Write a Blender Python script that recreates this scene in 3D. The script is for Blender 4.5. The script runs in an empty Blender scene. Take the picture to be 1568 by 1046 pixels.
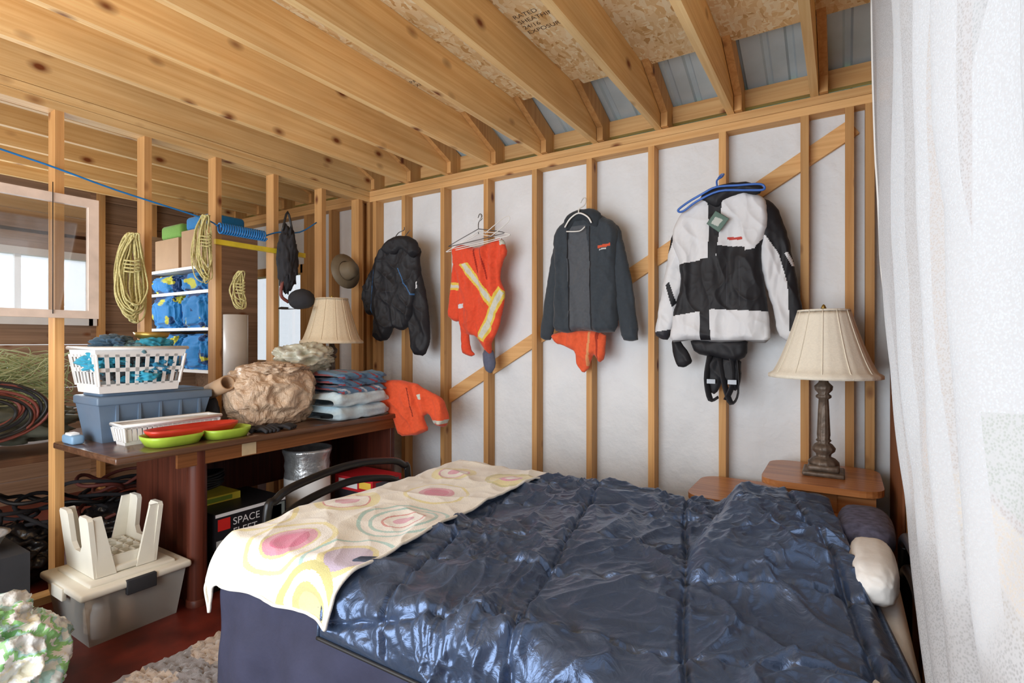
import bpy, bmesh, math, random
import numpy as np
from mathutils import Vector, Matrix, noise
random.seed(7)
scene=bpy.context.scene
try:
    scene.view_settings.view_transform='Standard'
    scene.view_settings.look='None'
except Exception: pass
pi=math.pi
def L(r,g,b):
    f=lambda c:(c/12.92 if c<=.04045 else ((c+.055)/1.055)**2.4)
    return (f(r/255),f(g/255),f(b/255))
def N(x,y=0,z=0): return noise.noise(Vector((x,y,z)))
def fbm(x,y,z=0,o=3):
    a=1;s=0
    for i in range(o):
        s+=a*N(x,y,z+i*7.3);x*=2.03;y*=2.03;z*=2.03;a*=.5
    return s
def ridged(x,y,z):
    return 1-min(1,abs(N(x,y,z))*2.6)
def ss(a,b_,x):
    t=max(0,min(1,(x-a)/(b_-a)));return t*t*(3-2*t)
# ------------------------------------------------------------ materials
def newmat(name):
    m=bpy.data.materials.new(name);m.use_nodes=True
    nt=m.node_tree;b=nt.nodes['Principled BSDF'];return m,nt,b
def nd(nt,t,**k):
    n=nt.nodes.new(t)
    for a,v in k.items(): setattr(n,a,v)
    return n
def plain(name,col,rough=.6,metal=0,var=.12,sc=12,bump=.15,spec=.5,coat=0,alpha=1,sheen=0,dist=.01):
    m,nt,b=newmat(name)
    tc=nd(nt,'ShaderNodeTexCoord');n=nd(nt,'ShaderNodeTexNoise');n.inputs['Scale'].default_value=sc;n.inputs['Detail'].default_value=5
    nt.links.new(tc.outputs['Object'],n.inputs['Vector'])
    r=nd(nt,'ShaderNodeValToRGB')
    lo=[c*(1-var) for c in col];hi=[min(1,c*(1+var)) for c in col]
    r.color_ramp.elements[0].position=.3;r.color_ramp.elements[1].position=.7
    r.color_ramp.elements[0].color=(*lo,1);r.color_ramp.elements[1].color=(*hi,1)
    nt.links.new(n.outputs['Fac'],r.inputs['Fac']);nt.links.new(r.outputs['Color'],b.inputs['Base Color'])
    b.inputs['Roughness'].default_value=rough;b.inputs['Metallic'].default_value=metal
    b.inputs['Specular IOR Level'].default_value=spec
    b.inputs['Coat Weight'].default_value=coat;b.inputs['Coat Roughness'].default_value=.12;b.inputs['Alpha'].default_value=alpha
    b.inputs['Sheen Weight'].default_value=sheen
    if bump:
        bp=nd(nt,'ShaderNodeBump');bp.inputs['Strength'].default_value=bump;bp.inputs['Distance'].default_value=dist
        nt.links.new(n.outputs['Fac'],bp.inputs['Height']);nt.links.new(bp.outputs['Normal'],b.inputs['Normal'])
    return m
def wood(name,axis,c1,c2,knot=True,rough=.6,per=42,along=1.0,spec=.3,kcol=(.20,.065,.02),var=.18,coat=0,kp=6.5,ka=3.6,kw=.17):
    m,nt,b=newmat(name);lk=nt.links.new
    tc=nd(nt,'ShaderNodeTexCoord');g=nd(nt,'ShaderNodeNewGeometry')
    mul=nd(nt,'ShaderNodeMath',operation='MULTIPLY');mul.inputs[1].default_value=37.
    lk(g.outputs['Random Per Island'],mul.inputs[0])
    add=nd(nt,'ShaderNodeVectorMath',operation='ADD');lk(tc.outputs['Object'],add.inputs[0]);lk(mul.outputs[0],add.inputs[1])
    def scaled(p,a):
        v=[p,p,p];v['xyz'.index(axis)]=a
        s=nd(nt,'ShaderNodeVectorMath',operation='MULTIPLY');s.inputs[1].default_value=v;lk(add.outputs[0],s.inputs[0]);return s.outputs[0]
    n=nd(nt,'ShaderNodeTexNoise');n.inputs['Scale'].default_value=1;n.inputs['Detail'].default_value=5;n.inputs['Distortion'].default_value=.8
    lk(scaled(per,along),n.inputs['Vector'])
    r=nd(nt,'ShaderNodeValToRGB');e=r.color_ramp.elements
    e[0].position=.30;e[0].color=(*c1,1);e[1].position=.66;e[1].color=(*c2,1);lk(n.outputs['Fac'],r.inputs['Fac'])
    n2=nd(nt,'ShaderNodeTexNoise');n2.inputs['Scale'].default_value=1;n2.inputs['Detail'].default_value=3;lk(scaled(4,1.3),n2.inputs['Vector'])
    mr=nd(nt,'ShaderNodeMapRange');mr.inputs[1].default_value=.3;mr.inputs[2].default_value=.7;mr.inputs[3].default_value=1-var;mr.inputs[4].default_value=1+var*.3
    lk(n2.outputs['Fac'],mr.inputs[0])
    mr2=nd(nt,'ShaderNodeMapRange');mr2.inputs[3].default_value=1-var;mr2.inputs[4].default_value=1.08;lk(g.outputs['Random Per Island'],mr2.inputs[0])
    mm=nd(nt,'ShaderNodeMath',operation='MULTIPLY');lk(mr.outputs[0],mm.inputs[0]);lk(mr2.outputs[0],mm.inputs[1])
    sc=nd(nt,'ShaderNodeVectorMath',operation='SCALE');lk(r.outputs['Color'],sc.inputs[0]);lk(mm.outputs[0],sc.inputs['Scale'])
    out=sc.outputs[0]
    if knot:
        v=nd(nt,'ShaderNodeTexVoronoi');v.inputs['Scale'].default_value=1;lk(scaled(kp,ka),v.inputs['Vector'])
        k=nd(nt,'ShaderNodeValToRGB');ke=k.color_ramp.elements;ke[0].position=.06;ke[0].color=(1,1,1,1);ke[1].position=kw;ke[1].color=(0,0,0,1)
        q=ke.new(.115);q.color=(.5,.5,.5,1)
        lk(v.outputs['Distance'],k.inputs['Fac'])
        mx=nd(nt,'ShaderNodeMix',data_type='RGBA');lk(k.outputs['Color'],mx.inputs[0]);lk(out,mx.inputs[6]);mx.inputs[7].default_value=(*kcol,1)
        out=mx.outputs[2]
    lk(out,b.inputs['Base Color']);b.inputs['Roughness'].default_value=rough;b.inputs['Specular IOR Level'].default_value=spec
    b.inputs['Coat Weight'].default_value=coat;b.inputs['Coat Roughness'].default_value=.15
    bp=nd(nt,'ShaderNodeBump');bp.inputs['Strength'].default_value=.10;bp.inputs['Distance'].default_value=.003
    lk(n.outputs['Fac'],bp.inputs['Height']);lk(bp.outputs['Normal'],b.inputs['Normal'])
    return m
pineX=wood('pine_x','x',L(208,156,98),L(228,182,124));pineY=wood('pine_y','y',L(228,180,116),L(248,212,152),kcol=L(120,62,28),var=.22,kw=.20,kp=6.0)
pineZ=wood('pine_z','z',L(198,144,86),L(220,170,110),kcol=L(104,52,24))
barnY=wood('bay_boards','y',L(138,110,88),L(174,142,116))
brownZ=wood('brown_board','z',L(126,76,44),L(162,102,62))
deskT=wood('desk_top_laminate','y',L(78,52,38),L(116,82,60),knot=False,rough=.28,spec=.5,coat=.3)
deskP=wood('desk_panel','z',L(66,30,20),L(98,48,34),knot=False,rough=.4)
apronM=wood('desk_apron','y',L(112,66,34),L(158,100,58),knot=False,rough=.45)
tableM=wood('end_table_wood','x',L(176,108,60),L(214,146,90),knot=False,rough=.35,coat=.2)
def attr_mat(name,rough=.85,spec=.25,bump=.3,sc=60,sheen=.2,coat=0,dist=.003,lo=.8,hi=1.15):
    m,nt,b=newmat(name);lk=nt.links.new
    a=nd(nt,'ShaderNodeAttribute',attribute_name='Col');tc=nd(nt,'ShaderNodeTexCoord')
    n=nd(nt,'ShaderNodeTexNoise');n.inputs['Scale'].default_value=sc;n.inputs['Detail'].default_value=4;lk(tc.outputs['Object'],n.inputs['Vector'])
    mr=nd(nt,'ShaderNodeMapRange');mr.inputs[3].default_value=lo;mr.inputs[4].default_value=hi;lk(n.outputs['Fac'],mr.inputs[0])
    s=nd(nt,'ShaderNodeVectorMath',operation='SCALE');lk(a.outputs['Color'],s.inputs[0]);lk(mr.outputs[0],s.inputs['Scale'])
    lk(s.outputs[0],b.inputs['Base Color']);b.inputs['Roughness'].default_value=rough;b.inputs['Specular IOR Level'].default_value=spec
    b.inputs['Sheen Weight'].default_value=sheen;b.inputs['Coat Weight'].default_value=coat;b.inputs['Coat Roughness'].default_value=.12
    bp=nd(nt,'ShaderNodeBump');bp.inputs['Strength'].default_value=bump;bp.inputs['Distance'].default_value=dist
    lk(n.outputs['Fac'],bp.inputs['Height']);lk(bp.outputs['Normal'],b.inputs['Normal'])
    return m
cloth=attr_mat('dyed_cloth');nylon=attr_mat('nylon_shell',rough=.6,spec=.35,sheen=0,sc=22,bump=.2,lo=.96,hi=1.04)
fleece=attr_mat('fleece',rough=.95,sc=220,bump=.5,sheen=.5)
printed=attr_mat('printed_card',rough=.4,sc=8,bump=0,sheen=0)
def osb():
    m,nt,b=newmat('osb_board');lk=nt.links.new
    tc=nd(nt,'ShaderNodeTexCoord');w=nd(nt,'ShaderNodeTexNoise');w.inputs['Scale'].default_value=9;lk(tc.outputs['Object'],w.inputs['Vector'])
    ws=nd(nt,'ShaderNodeVectorMath',operation='SCALE');lk(w.outputs['Color'],ws.inputs[0]);ws.inputs['Scale'].default_value=.05
    ad=nd(nt,'ShaderNodeVectorMath',operation='ADD');lk(tc.outputs['Object'],ad.inputs[0]);lk(ws.outputs[0],ad.inputs[1])
    def layer(sx,sy,rot):
        mp=nd(nt,'ShaderNodeMapping');mp.inputs['Rotation'].default_value=(0,0,rot);mp.inputs['Scale'].default_value=(sx,sy,1);lk(ad.outputs[0],mp.inputs[0])
        v=nd(nt,'ShaderNodeTexVoronoi');v.inputs['Scale'].default_value=1;lk(mp.outputs[0],v.inputs['Vector'])
        s=nd(nt,'ShaderNodeSeparateColor');lk(v.outputs['Color'],s.inputs[0]);return s
    s1=layer(62,20,.3);s2=layer(20,60,.2);s3=layer(50,18,.9)
    gt=nd(nt,'ShaderNodeMath',operation='GREATER_THAN');lk(s1.outputs[1],gt.inputs[0]);gt.inputs[1].default_value=.55
    mx=nd(nt,'ShaderNodeMix');lk(gt.outputs[0],mx.inputs[0]);lk(s1.outputs[0],mx.inputs[2]);lk(s2.outputs[0],mx.inputs[3])
    gt2=nd(nt,'ShaderNodeMath',operation='GREATER_THAN');lk(s3.outputs[1],gt2.inputs[0]);gt2.inputs[1].default_value=.6
    mx2=nd(nt,'ShaderNodeMix');lk(gt2.outputs[0],mx2.inputs[0]);lk(mx.outputs[0],mx2.inputs[2]);lk(s3.outputs[0],mx2.inputs[3])
    r=nd(nt,'ShaderNodeValToRGB');e=r.color_ramp.elements;e[0].position=0;e[0].color=(*L(206,160,100),1);e[1].position=1;e[1].color=(*L(254,240,206),1)
    q=e.new(.14);q.color=(*L(234,198,142),1);q=e.new(.7);q.color=(*L(248,224,180),1)
    lk(mx2.outputs[0],r.inputs['Fac'])
    st=nd(nt,'ShaderNodeTexNoise');st.inputs['Scale'].default_value=2.2;st.inputs['Detail'].default_value=4;lk(tc.outputs['Object'],st.inputs['Vector'])
    sr=nd(nt,'ShaderNodeMapRange');sr.inputs[1].default_value=.35;sr.inputs[2].default_value=.6;sr.inputs[3].default_value=.86;sr.inputs[4].default_value=1.;lk(st.outputs['Fac'],sr.inputs[0])
    sc=nd(nt,'ShaderNodeVectorMath',operation='SCALE');lk(r.outputs['Color'],sc.inputs[0]);lk(sr.outputs[0],sc.inputs['Scale'])
    lk(sc.outputs[0],b.inputs['Base Color']);b.inputs['Roughness'].default_value=.7
    return m
osbM=osb()
def floorm():
    m,nt,b=newmat('painted_red_floor');lk=nt.links.new
    tc=nd(nt,'ShaderNodeTexCoord');n=nd(nt,'ShaderNodeTexNoise');n.inputs['Scale'].default_value=6;n.inputs['Detail'].default_value=8;lk(tc.outputs['Object'],n.inputs['Vector'])
    r=nd(nt,'ShaderNodeValToRGB');e=r.color_ramp.elements;e[0].position=.35;e[0].color=(*L(74,26,20),1);e[1].position=.7;e[1].color=(*L(118,46,34),1)
    lk(n.outputs['Fac'],r.inputs['Fac']);lk(r.outputs['Color'],b.inputs['Base Color']);b.inputs['Roughness'].default_value=.4
    return m
wrapM=plain('house_wrap_white',L(226,229,232),rough=.6,var=.05,sc=3.2,bump=.9,dist=.05)
metalM=plain('galvanised_roof',L(190,204,212),rough=.45,metal=.15,var=.10,sc=5)
tealM=plain('teal_flashing',L(58,120,135),rough=.5)
blackMet=plain('black_tube_steel',L(24,24,27),rough=.3,metal=.3,bump=0)
bronze=plain('antique_bronze',L(104,90,78),rough=.45,metal=.3,var=.35,sc=30,bump=.4)
shadeM=plain('lampshade_linen',L(236,228,210),rough=.85,var=.04,sc=120,bump=.1)
shadeD=plain('lampshade_tan',L(216,198,168),rough=.85,var=.06,sc=120,bump=.1)
whiteP=plain('white_plastic',L(238,238,236),rough=.35,var=.03,bump=0)
beigeP=plain('beige_plastic',L(232,228,214),rough=.4,var=.03,bump=0)
tubBlue=plain('slate_blue_plastic',L(104,124,146),rough=.4,var=.05,bump=0)
clearP=plain('translucent_tote',L(205,203,196),rough=.3,var=.05,sc=6,bump=0,alpha=.5)
redP=plain('red_plastic',L(206,58,40),rough=.35,bump=0);greenP=plain('lime_plastic',L(172,204,70),rough=.35,bump=0)
blueP=plain('blue_plastic',L(60,110,196),rough=.35,bump=0);paleblue=plain('pale_blue_plastic',L(130,168,200),rough=.4,bump=0)
wireM=plain('hanger_wire_white',L(232,232,228),rough=.4,bump=0);wireG=plain('hanger_wire_steel',L(110,110,112),rough=.35,metal=.7,bump=0)
def bagcloth():
    m,nt,b=newmat('woven_cloth_in_plastic');lk=nt.links.new
    tc=nd(nt,'ShaderNodeTexCoord')
    n=nd(nt,'ShaderNodeTexNoise');n.inputs['Scale'].default_value=5;n.inputs['Detail'].default_value=6;n.inputs['Distortion'].default_value=1.5;lk(tc.outputs['Object'],n.inputs['Vector'])
    w1=nd(nt,'ShaderNodeTexWave');w1.bands_direction='Z';w1.inputs['Scale'].default_value=34;w1.inputs['Distortion'].default_value=4;w1.inputs['Detail Scale'].default_value=.6;lk(tc.outputs['Object'],w1.inputs['Vector'])
    w2=nd(nt,'ShaderNodeTexWave');w2.bands_direction='Y';w2.inputs['Scale'].default_value=34;w2.inputs['Distortion'].default_value=4;w2.inputs['Detail Scale'].default_value=.6;lk(tc.outputs['Object'],w2.inputs['Vector'])
    ml=nd(nt,'ShaderNodeMath',operation='MULTIPLY');lk(w1.outputs['Fac'],ml.inputs[0]);lk(w2.outputs['Fac'],ml.inputs[1])
    r=nd(nt,'ShaderNodeValToRGB');e=r.color_ramp.elements;e[0].color=(*L(176,142,112),1);e[1].color=(*L(222,196,168),1);e[0].position=.0;e[1].position=.6
    ad=nd(nt,'ShaderNodeMath',operation='MULTIPLY_ADD');lk(ml.outputs[0],ad.inputs[0]);ad.inputs[1].default_value=.25;lk(n.outputs['Fac'],ad.inputs[2])
    sb=nd(nt,'ShaderNodeMath',operation='SUBTRACT');lk(ad.outputs[0],sb.inputs[0]);sb.inputs[1].default_value=.2
    lk(sb.outputs[0],r.inputs['Fac']);lk(r.outputs['Color'],b.inputs['Base Color']);b.inputs['Roughness'].default_value=.8
    b.inputs['Coat Weight'].default_value=.6;b.inputs['Coat Roughness'].default_value=.10
    bp=nd(nt,'ShaderNodeBump');bp.inputs['Strength'].default_value=.9;bp.inputs['Distance'].default_value=.03
    n3=nd(nt,'ShaderNodeTexNoise');n3.inputs['Scale'].default_value=9;n3.inputs['Detail'].default_value=5;n3.inputs['Distortion'].default_value=2.5;lk(tc.outputs['Object'],n3.inputs['Vector'])
    lk(n3.outputs['Fac'],bp.inputs['Height']);lk(bp.outputs['Normal'],b.inputs['Coat Normal']);lk(bp.outputs['Normal'],b.inputs['Normal'])
    return m
brownBag=bagcloth()
clearBag=plain('clear_film',L(226,224,202),rough=.2,var=.1,sc=8,bump=.5,coat=.7,dist=.02,alpha=.7)
ropeY=plain('yellow_rope',L(206,196,136),rough=.8,var=.25,sc=90,bump=.4)
airB=plain('blue_air_hose',L(28,120,190),rough=.4,bump=0)
yellowM=plain('yellow_level',L(220,196,50),rough=.4,bump=0)
card=plain('cardboard',L(184,152,120),rough=.8,var=.08,sc=5)
foilM=plain('crinkled_foil',L(205,208,210),rough=.3,metal=.7,var=.2,sc=22,bump=.9)
navyM=plain('navy_sheet',L(50,52,76),rough=.8,var=.15,sc=9,bump=.5,dist=.02)
sheetW=plain('white_sheet',L(238,236,232),rough=.85,var=.03,sc=9,bump=.3,dist=.015)
rubberK=plain('black_rubber',L(32,32,33),rough=.5,bump=0);rubberR=plain('red_rubber',L(124,66,58),rough=.5,bump=0)
dark=plain('dark_grey_cloth',L(48,48,52),rough=.9);brassM=plain('brass',L(170,140,70),rough=.35,metal=.7,bump=0)
inkM=plain('stamp_ink',L(92,70,50),rough=.8,bump=0)
def satin():
    m,nt,b=newmat('navy_satin');lk=nt.links.new
    b.inputs['Base Color'].default_value=(*L(74,92,122),1);b.inputs['Roughness'].default_value=.31;b.inputs['Specular IOR Level'].default_value=.8
    b.inputs['Metallic'].default_value=.6;b.inputs['Sheen Weight'].default_value=.15;b.inputs['Sheen Tint'].default_value=(.6,.75,1,1)
    tc=nd(nt,'ShaderNodeTexCoord');n=nd(nt,'ShaderNodeTexNoise');n.inputs['Scale'].default_value=20;n.inputs['Detail'].default_value=6;n.inputs['Distortion'].default_value=1.2;lk(tc.outputs['Object'],n.inputs['Vector'])
    bp=nd(nt,'ShaderNodeBump');bp.inputs['Strength'].default_value=.55;bp.inputs['Distance'].default_value=.012;lk(n.outputs['Fac'],bp.inputs['Height']);lk(bp.outputs['Normal'],b.inputs['Normal'])
    return m
satinM=satin()
def glass(name,tint=(1,1,1),fac=.75):
    m=bpy.data.materials.new(name);m.use_nodes=True;nt=m.node_tree;nt.nodes.clear()
    o=nd(nt,'ShaderNodeOutputMaterial');t=nd(nt,'ShaderNodeBsdfTransparent');g=nd(nt,'ShaderNodeBsdfGlossy');t.inputs[0].default_value=(*tint,1);g.inputs['Roughness'].default_value=.03
    mx=nd(nt,'ShaderNodeMixShader');mx.inputs[0].default_value=1-fac;nt.links.new(t.outputs[0],mx.inputs[1]);nt.links.new(g.outputs[0],mx.inputs[2]);nt.links.new(mx.outputs[0],o.inputs[0]);return m
glassM=glass('window_glass')
def curtain_mat():
    m=bpy.data.materials.new('sheer_net');m.use_nodes=True;nt=m.node_tree;nt.nodes.clear();lk=nt.links.new
    o=nd(nt,'ShaderNodeOutputMaterial');t=nd(nt,'ShaderNodeBsdfTransparent')
    d=nd(nt,'ShaderNodeBsdfDiffuse');d.inputs[0].default_value=(.64,.65,.67,1);tr=nd(nt,'ShaderNodeBsdfTranslucent');tr.inputs[0].default_value=(.36,.36,.37,1)
    a=nd(nt,'ShaderNodeMixShader');a.inputs[0].default_value=.35;lk(d.outputs[0],a.inputs[1]);lk(tr.outputs[0],a.inputs[2])
    tc=nd(nt,'ShaderNodeTexCoord');sp=nd(nt,'ShaderNodeVectorMath',operation='MULTIPLY');sp.inputs[1].default_value=(260,260,260);lk(tc.outputs['Object'],sp.inputs[0])
    v=nd(nt,'ShaderNodeTexVoronoi');v.inputs['Scale'].default_value=1;lk(sp.outputs[0],v.inputs['Vector'])
    mr=nd(nt,'ShaderNodeMapRange');mr.inputs[1].default_value=.2;mr.inputs[2].default_value=.6;mr.inputs[3].default_value=.72;mr.inputs[4].default_value=.97;lk(v.outputs['Distance'],mr.inputs[0])
    mx=nd(nt,'ShaderNodeMixShader');lk(mr.outputs[0],mx.inputs[0]);lk(t.outputs[0],mx.inputs[1]);lk(a.outputs[0],mx.inputs[2]);lk(mx.outputs[0],o.inputs[0]);return m
curtM=curtain_mat()
# ------------------------------------------------------------ builder
class B:
    def __init__(s,n): s.n=n;s.v=[];s.f=[];s.mi=[];s.sm=[];s.c=[];s.ms=[]
    def add(s,vs,fs,mat,smooth=False,col=None,M=None):
        if mat not in s.ms: s.ms.append(mat)
        k=s.ms.index(mat);o=len(s.v)
        if M is not None: vs=[M@Vector(p) for p in vs]
        s.v.extend([tuple(p) for p in vs])
        for i,f in enumerate(fs):
            s.f.append(tuple(o+j for j in f));s.mi.append(k);s.sm.append(smooth)
            s.c.append((1,1,1) if col is None else (col[i] if isinstance(col,list) else col))
        return s
    def box(s,x0,x1,y0,y1,z0,z1,mat,col=None,M=None):
        vs=[(x,y,z) for x in (x0,x1) for y in (y0,y1) for z in (z0,z1)]
        fs=[(0,1,3,2),(4,6,7,5),(0,4,5,1),(2,3,7,6),(0,2,6,4),(1,5,7,3)]
        return s.add(vs,fs,mat,False,col,M)
    def rbox(s,x0,x1,y0,y1,z0,z1,mat,r=.01,seg=3,col=None,M=None,smooth=True):
        bm=bmesh.new();bmesh.ops.create_cube(bm,size=1)
        for v in bm.verts: v.co=Vector(((x0+x1)/2+v.co.x*(x1-x0),(y0+y1)/2+v.co.y*(y1-y0),(z0+z1)/2+v.co.z*(z1-z0)))
        bmesh.ops.bevel(bm,geom=bm.edges[:],offset=r,segments=seg,profile=.5,affect='EDGES')
        bm.verts.index_update();vs=[v.co.copy() for v in bm.verts];fs=[[v.index for v in f.verts] for f in bm.faces];bm.free()
        return s.add(vs,fs,mat,smooth,col,M)
    def prism(s,pts,axis,a0,a1,mat,col=None,M=None,smooth=False):
        n=len(pts)
        def mk(p,a): return {'x':(a,p[0],p[1]),'y':(p[0],a,p[1]),'z':(p[0],p[1],a)}[axis]
        vs=[mk(p,a0) for p in pts]+[mk(p,a1) for p in pts]
        fs=[tuple(range(n)),tuple(range(2*n-1,n-1,-1))]+[(i,(i+1)%n,n+(i+1)%n,n+i) for i in range(n)]
        return s.add(vs,fs,mat,smooth,col,M)
    def lathe(s,prof,c,mat,seg=32,M=None,flute=0,nfl=0,smooth=True,col=None):
        vs=[];fs=[];n=len(prof)
        for (r,z) in prof:
            for k in range(seg):
                a=2*pi*k/seg;rr=r*(1+flute*abs(math.sin(a*nfl/2)) if flute else 1)
                vs.append((c[0]+rr*math.cos(a),c[1]+rr*math.sin(a),c[2]+z))
        for i in range(n-1):
            for k in range(seg):
                k2=(k+1)%seg;fs.append((i*seg+k,i*seg+k2,(i+1)*seg+k2,(i+1)*seg+k))
        return s.add(vs,fs,mat,smooth,col,M)
    def tube(s,pts,r,mat,seg=8,closed=False,sub=4,col=None,M=None,flat=1):
        P=[Vector(p) for p in pts];n=len(P)
        if sub>1 and n>2:
            Q=[]
            for i in range(n if closed else n-1):
                g=(lambda j:P[j%n]) if closed else (lambda j:P[max(0,min(n-1,j))])
                a,b,c,d=g(i-1),g(i),g(i+1),g(i+2)
                for k in range(sub):
                    t=k/sub;Q.append(.5*((2*b)+(c-a)*t+(2*a-5*b+4*c-d)*t*t+(3*b-a-3*c+d)*t**3))
            if not closed: Q.append(P[-1])
            P=Q;n=len(P)
        T=[]
        for i in range(n):
            a=P[(i-1)%n] if closed else P[max(0,i-1)];b=P[(i+1)%n] if closed else P[min(n-1,i+1)]
            t=(b-a);T.append(t.normalized() if t.length>1e-9 else Vector((0,0,1)))
        u=T[0].orthogonal().normalized();vs=[];fs=[]
        for i in range(n):
            u=(u-T[i]*u.dot(T[i]));u=u.normalized() if u.length>1e-6 else T[i].orthogonal().normalized();w=T[i].cross(u)
            for k in range(seg):
                a=2*pi*k/seg;vs.append(P[i]+u*(r*math.cos(a))+w*(r*math.sin(a)*flat))
        m=n if closed else n-1
        for i in range(m):
            j=(i+1)%n
            for k in range(seg):
                k2=(k+1)%seg;fs.append((i*seg+k,i*seg+k2,j*seg+k2,j*seg+k))
        if not closed: fs.append(tuple(range(seg-1,-1,-1)));fs.append(tuple((n-1)*seg+k for k in range(seg)))
        return s.add(vs,fs,mat,True,col,M)
    def sheet(s,nu,nv,fn,mat,colf=None,smooth=True):
        vs=[fn(i/nu,j/nv) for i in range(nu+1) for j in range(nv+1)];fs=[];cs=[]
        for i in range(nu):
            for j in range(nv):
                a=i*(nv+1)+j;fs.append((a,a+nv+1,a+nv+2,a+1))
                if colf: cs.append(colf((i+.5)/nu,(j+.5)/nv))
        return s.add(vs,fs,mat,smooth,cs if colf else None)
    def blob(s,c,R,mat,amp=.1,fr=3,sub=4,e=1,seed=0,col=None,M=None,flatbot=True,colf=None,ridge=False):
        bm=bmesh.new();bmesh.ops.create_icosphere(bm,subdivisions=sub,radius=1);bm.verts.index_update()
        vs=[];cs=[]
        for v in bm.verts:
            p=v.co.normalized();q=[math.copysign(abs(a)**e,a) for a in p]
            nn=fbm(p.x*fr+seed,p.y*fr,p.z*fr,4)
            if ridge: nn=.4-abs(nn)*1.3+.5*fbm(p.x*fr*.6+seed,p.y*fr*.6+9,p.z*fr*.6,2)
            k=1+amp*nn
            x,y,z=q[0]*R[0]*k,q[1]*R[1]*k,q[2]*R[2]*k
            if flatbot: z=max(z,-R[2]*.82)
            vs.append((c[0]+x,c[1]+y,c[2]+z))
        fs=[[v.index for v in f.verts] for f in bm.faces]
        if colf: cs=[colf(sum((Vector(vs[i]) for i in f),Vector())/3) for f in fs]
        bm.free();return s.add(vs,fs,mat,True,cs if colf else col,M)
    def text(s,t,size,O,U,V,mat,col=None):
        cu=bpy.data.curves.new('t','FONT');cu.body=t;cu.size=size;ob=bpy.data.objects.new('t',cu);scene.collection.objects.link(ob)
        dg=bpy.context.evaluated_depsgraph_get();dg.update();me=bpy.data.meshes.new_from_object(ob.evaluated_get(dg))
        O=Vector(O);U=Vector(U);V=Vector(V)
        s.add([O+U*v.co.x+V*v.co.y for v in me.vertices],[tuple(p.vertices) for p in me.polygons],mat,False,col)
        bpy.data.objects.remove(ob);bpy.data.curves.remove(cu);bpy.data.meshes.remove(me)
    def soft(s,outline,tr,res,T,mat,base,patches=(),wr=.012,w=.04,seed=0,folds=(11,2.2),back=.4,smoothit=1,off=0):
        # tr: local garment trace units -> metres on the hanging plane of the garment
        conv=lambda q:np.array([[(a-tr['u0'])*tr['sx'],(tr['v0']-b)*tr['sz']] for a,b in q],float)
        poly=conv(outline)
        for _ in range(smoothit):
            nx=np.roll(poly,-1,0);poly=np.stack([poly*.82+nx*.18,poly*.18+nx*.82],1).reshape(-1,2)
        if wr>0:
            fine=[]
            nx=np.roll(poly,-1,0)
            for a,b_ in zip(poly,nx):
                m=max(1,int(np.linalg.norm(b_-a)/.02))
                for k in range(m): fine.append(a+(b_-a)*k/m)
            poly=np.array([[p[0]+.006*N(p[0]*22,p[1]*22,seed),p[1]+.006*N(p[0]*22,p[1]*22,seed+5)] for p in fine])
        pp=[(conv(p),c) for p,c in patches]
        mn=poly.min(0)-res;mxx=poly.max(0)+res
        nx=int((mxx[0]-mn[0])/res)+2;ny=int((mxx[1]-mn[1])/res)+2
        gx,gy=np.meshgrid(mn[0]+np.arange(nx)*res,mn[1]+np.arange(ny)*res,indexing='ij')
        Pt=np.stack([gx.ravel(),gy.ravel()],1)
        def inside(P,pl):
            ins=np.zeros(len(P),bool);q=np.roll(pl,-1,0)
            for a,b in zip(pl,q):
                cnd=((a[1]>P[:,1])!=(b[1]>P[:,1]))
                den=(b[1]-a[1]) if abs(b[1]-a[1])>1e-12 else 1e-12
                ins^=cnd&(P[:,0]<(b[0]-a[0])*(P[:,1]-a[1])/den+a[0])
            return ins
        ins=inside(Pt,poly);best=np.full(len(Pt),1e9);near=Pt.copy();q=np.roll(poly,-1,0)
        for a,b in zip(poly,q):
            ab=b-a;l=ab.dot(ab)+1e-12;t=np.clip(((Pt-a)@ab)/l,0,1);pr=a+t[:,None]*ab;dd=((Pt-pr)**2).sum(1)
            m=dd<best;best[m]=dd[m];near[m]=pr[m]
        dist=np.sqrt(best);I=ins.reshape(nx,ny)
        fr={};bk={};vs=[];fs=[];cs=[]
        O=Vector(tr['O']);A=Vector(tr['A']);Z=Vector((0,0,1));Nn=Vector(tr['N'])
        def gv(i,j,front):
            k=i*ny+j;d=fr if (front or not ins[k]) else bk
            if k in d: return d[k]
            if ins[k]:
                x,y=Pt[k];t=min(dist[k]/w,1);bul=T*math.sqrt(max(0,1-(1-t)**2))
                if front:
                    f=fbm(x*folds[0]+seed*3.1+1.2*N(x*3,y*3,seed),y*folds[1],seed,2)
                    f2=ridged(x*8+y*5+seed,y*5-x*3,seed+3)**2;f3=ridged(x*22-y*9+seed,y*14+x*7,seed+8)**2
                    dep=bul+min(1,t*1.6)*(wr*f*1.7+wr*.6*f2+wr*.14*f3)+off
                else: dep=-bul*back+off
            else: x,y=near[k];dep=off
            vs.append(O+A*float(x)+Z*float(y)+Nn*float(dep));d[k]=len(vs)-1;return d[k]
        cc=[];fl=[]
        for i in range(nx-1):
            for j in range(ny-1):
                if I[i,j] or I[i+1,j] or I[i,j+1] or I[i+1,j+1]:
                    fl.append((i,j));cc.append((mn[0]+(i+.5)*res,mn[1]+(j+.5)*res))
        cc=np.array(cc);colr=[base]*len(fl)
        for pl,c in pp:
            m=inside(cc,pl)
            for k in np.nonzero(m)[0]: colr[k]=c
        for (i,j),c in zip(fl,colr):
            for front in (True,False):
                a=[gv(i,j,front),gv(i+1,j,front),gv(i+1,j+1,front),gv(i,j+1,front)]
                if not front: a=a[::-1]
                fs.append(a);cs.append(c if front else base)
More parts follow.
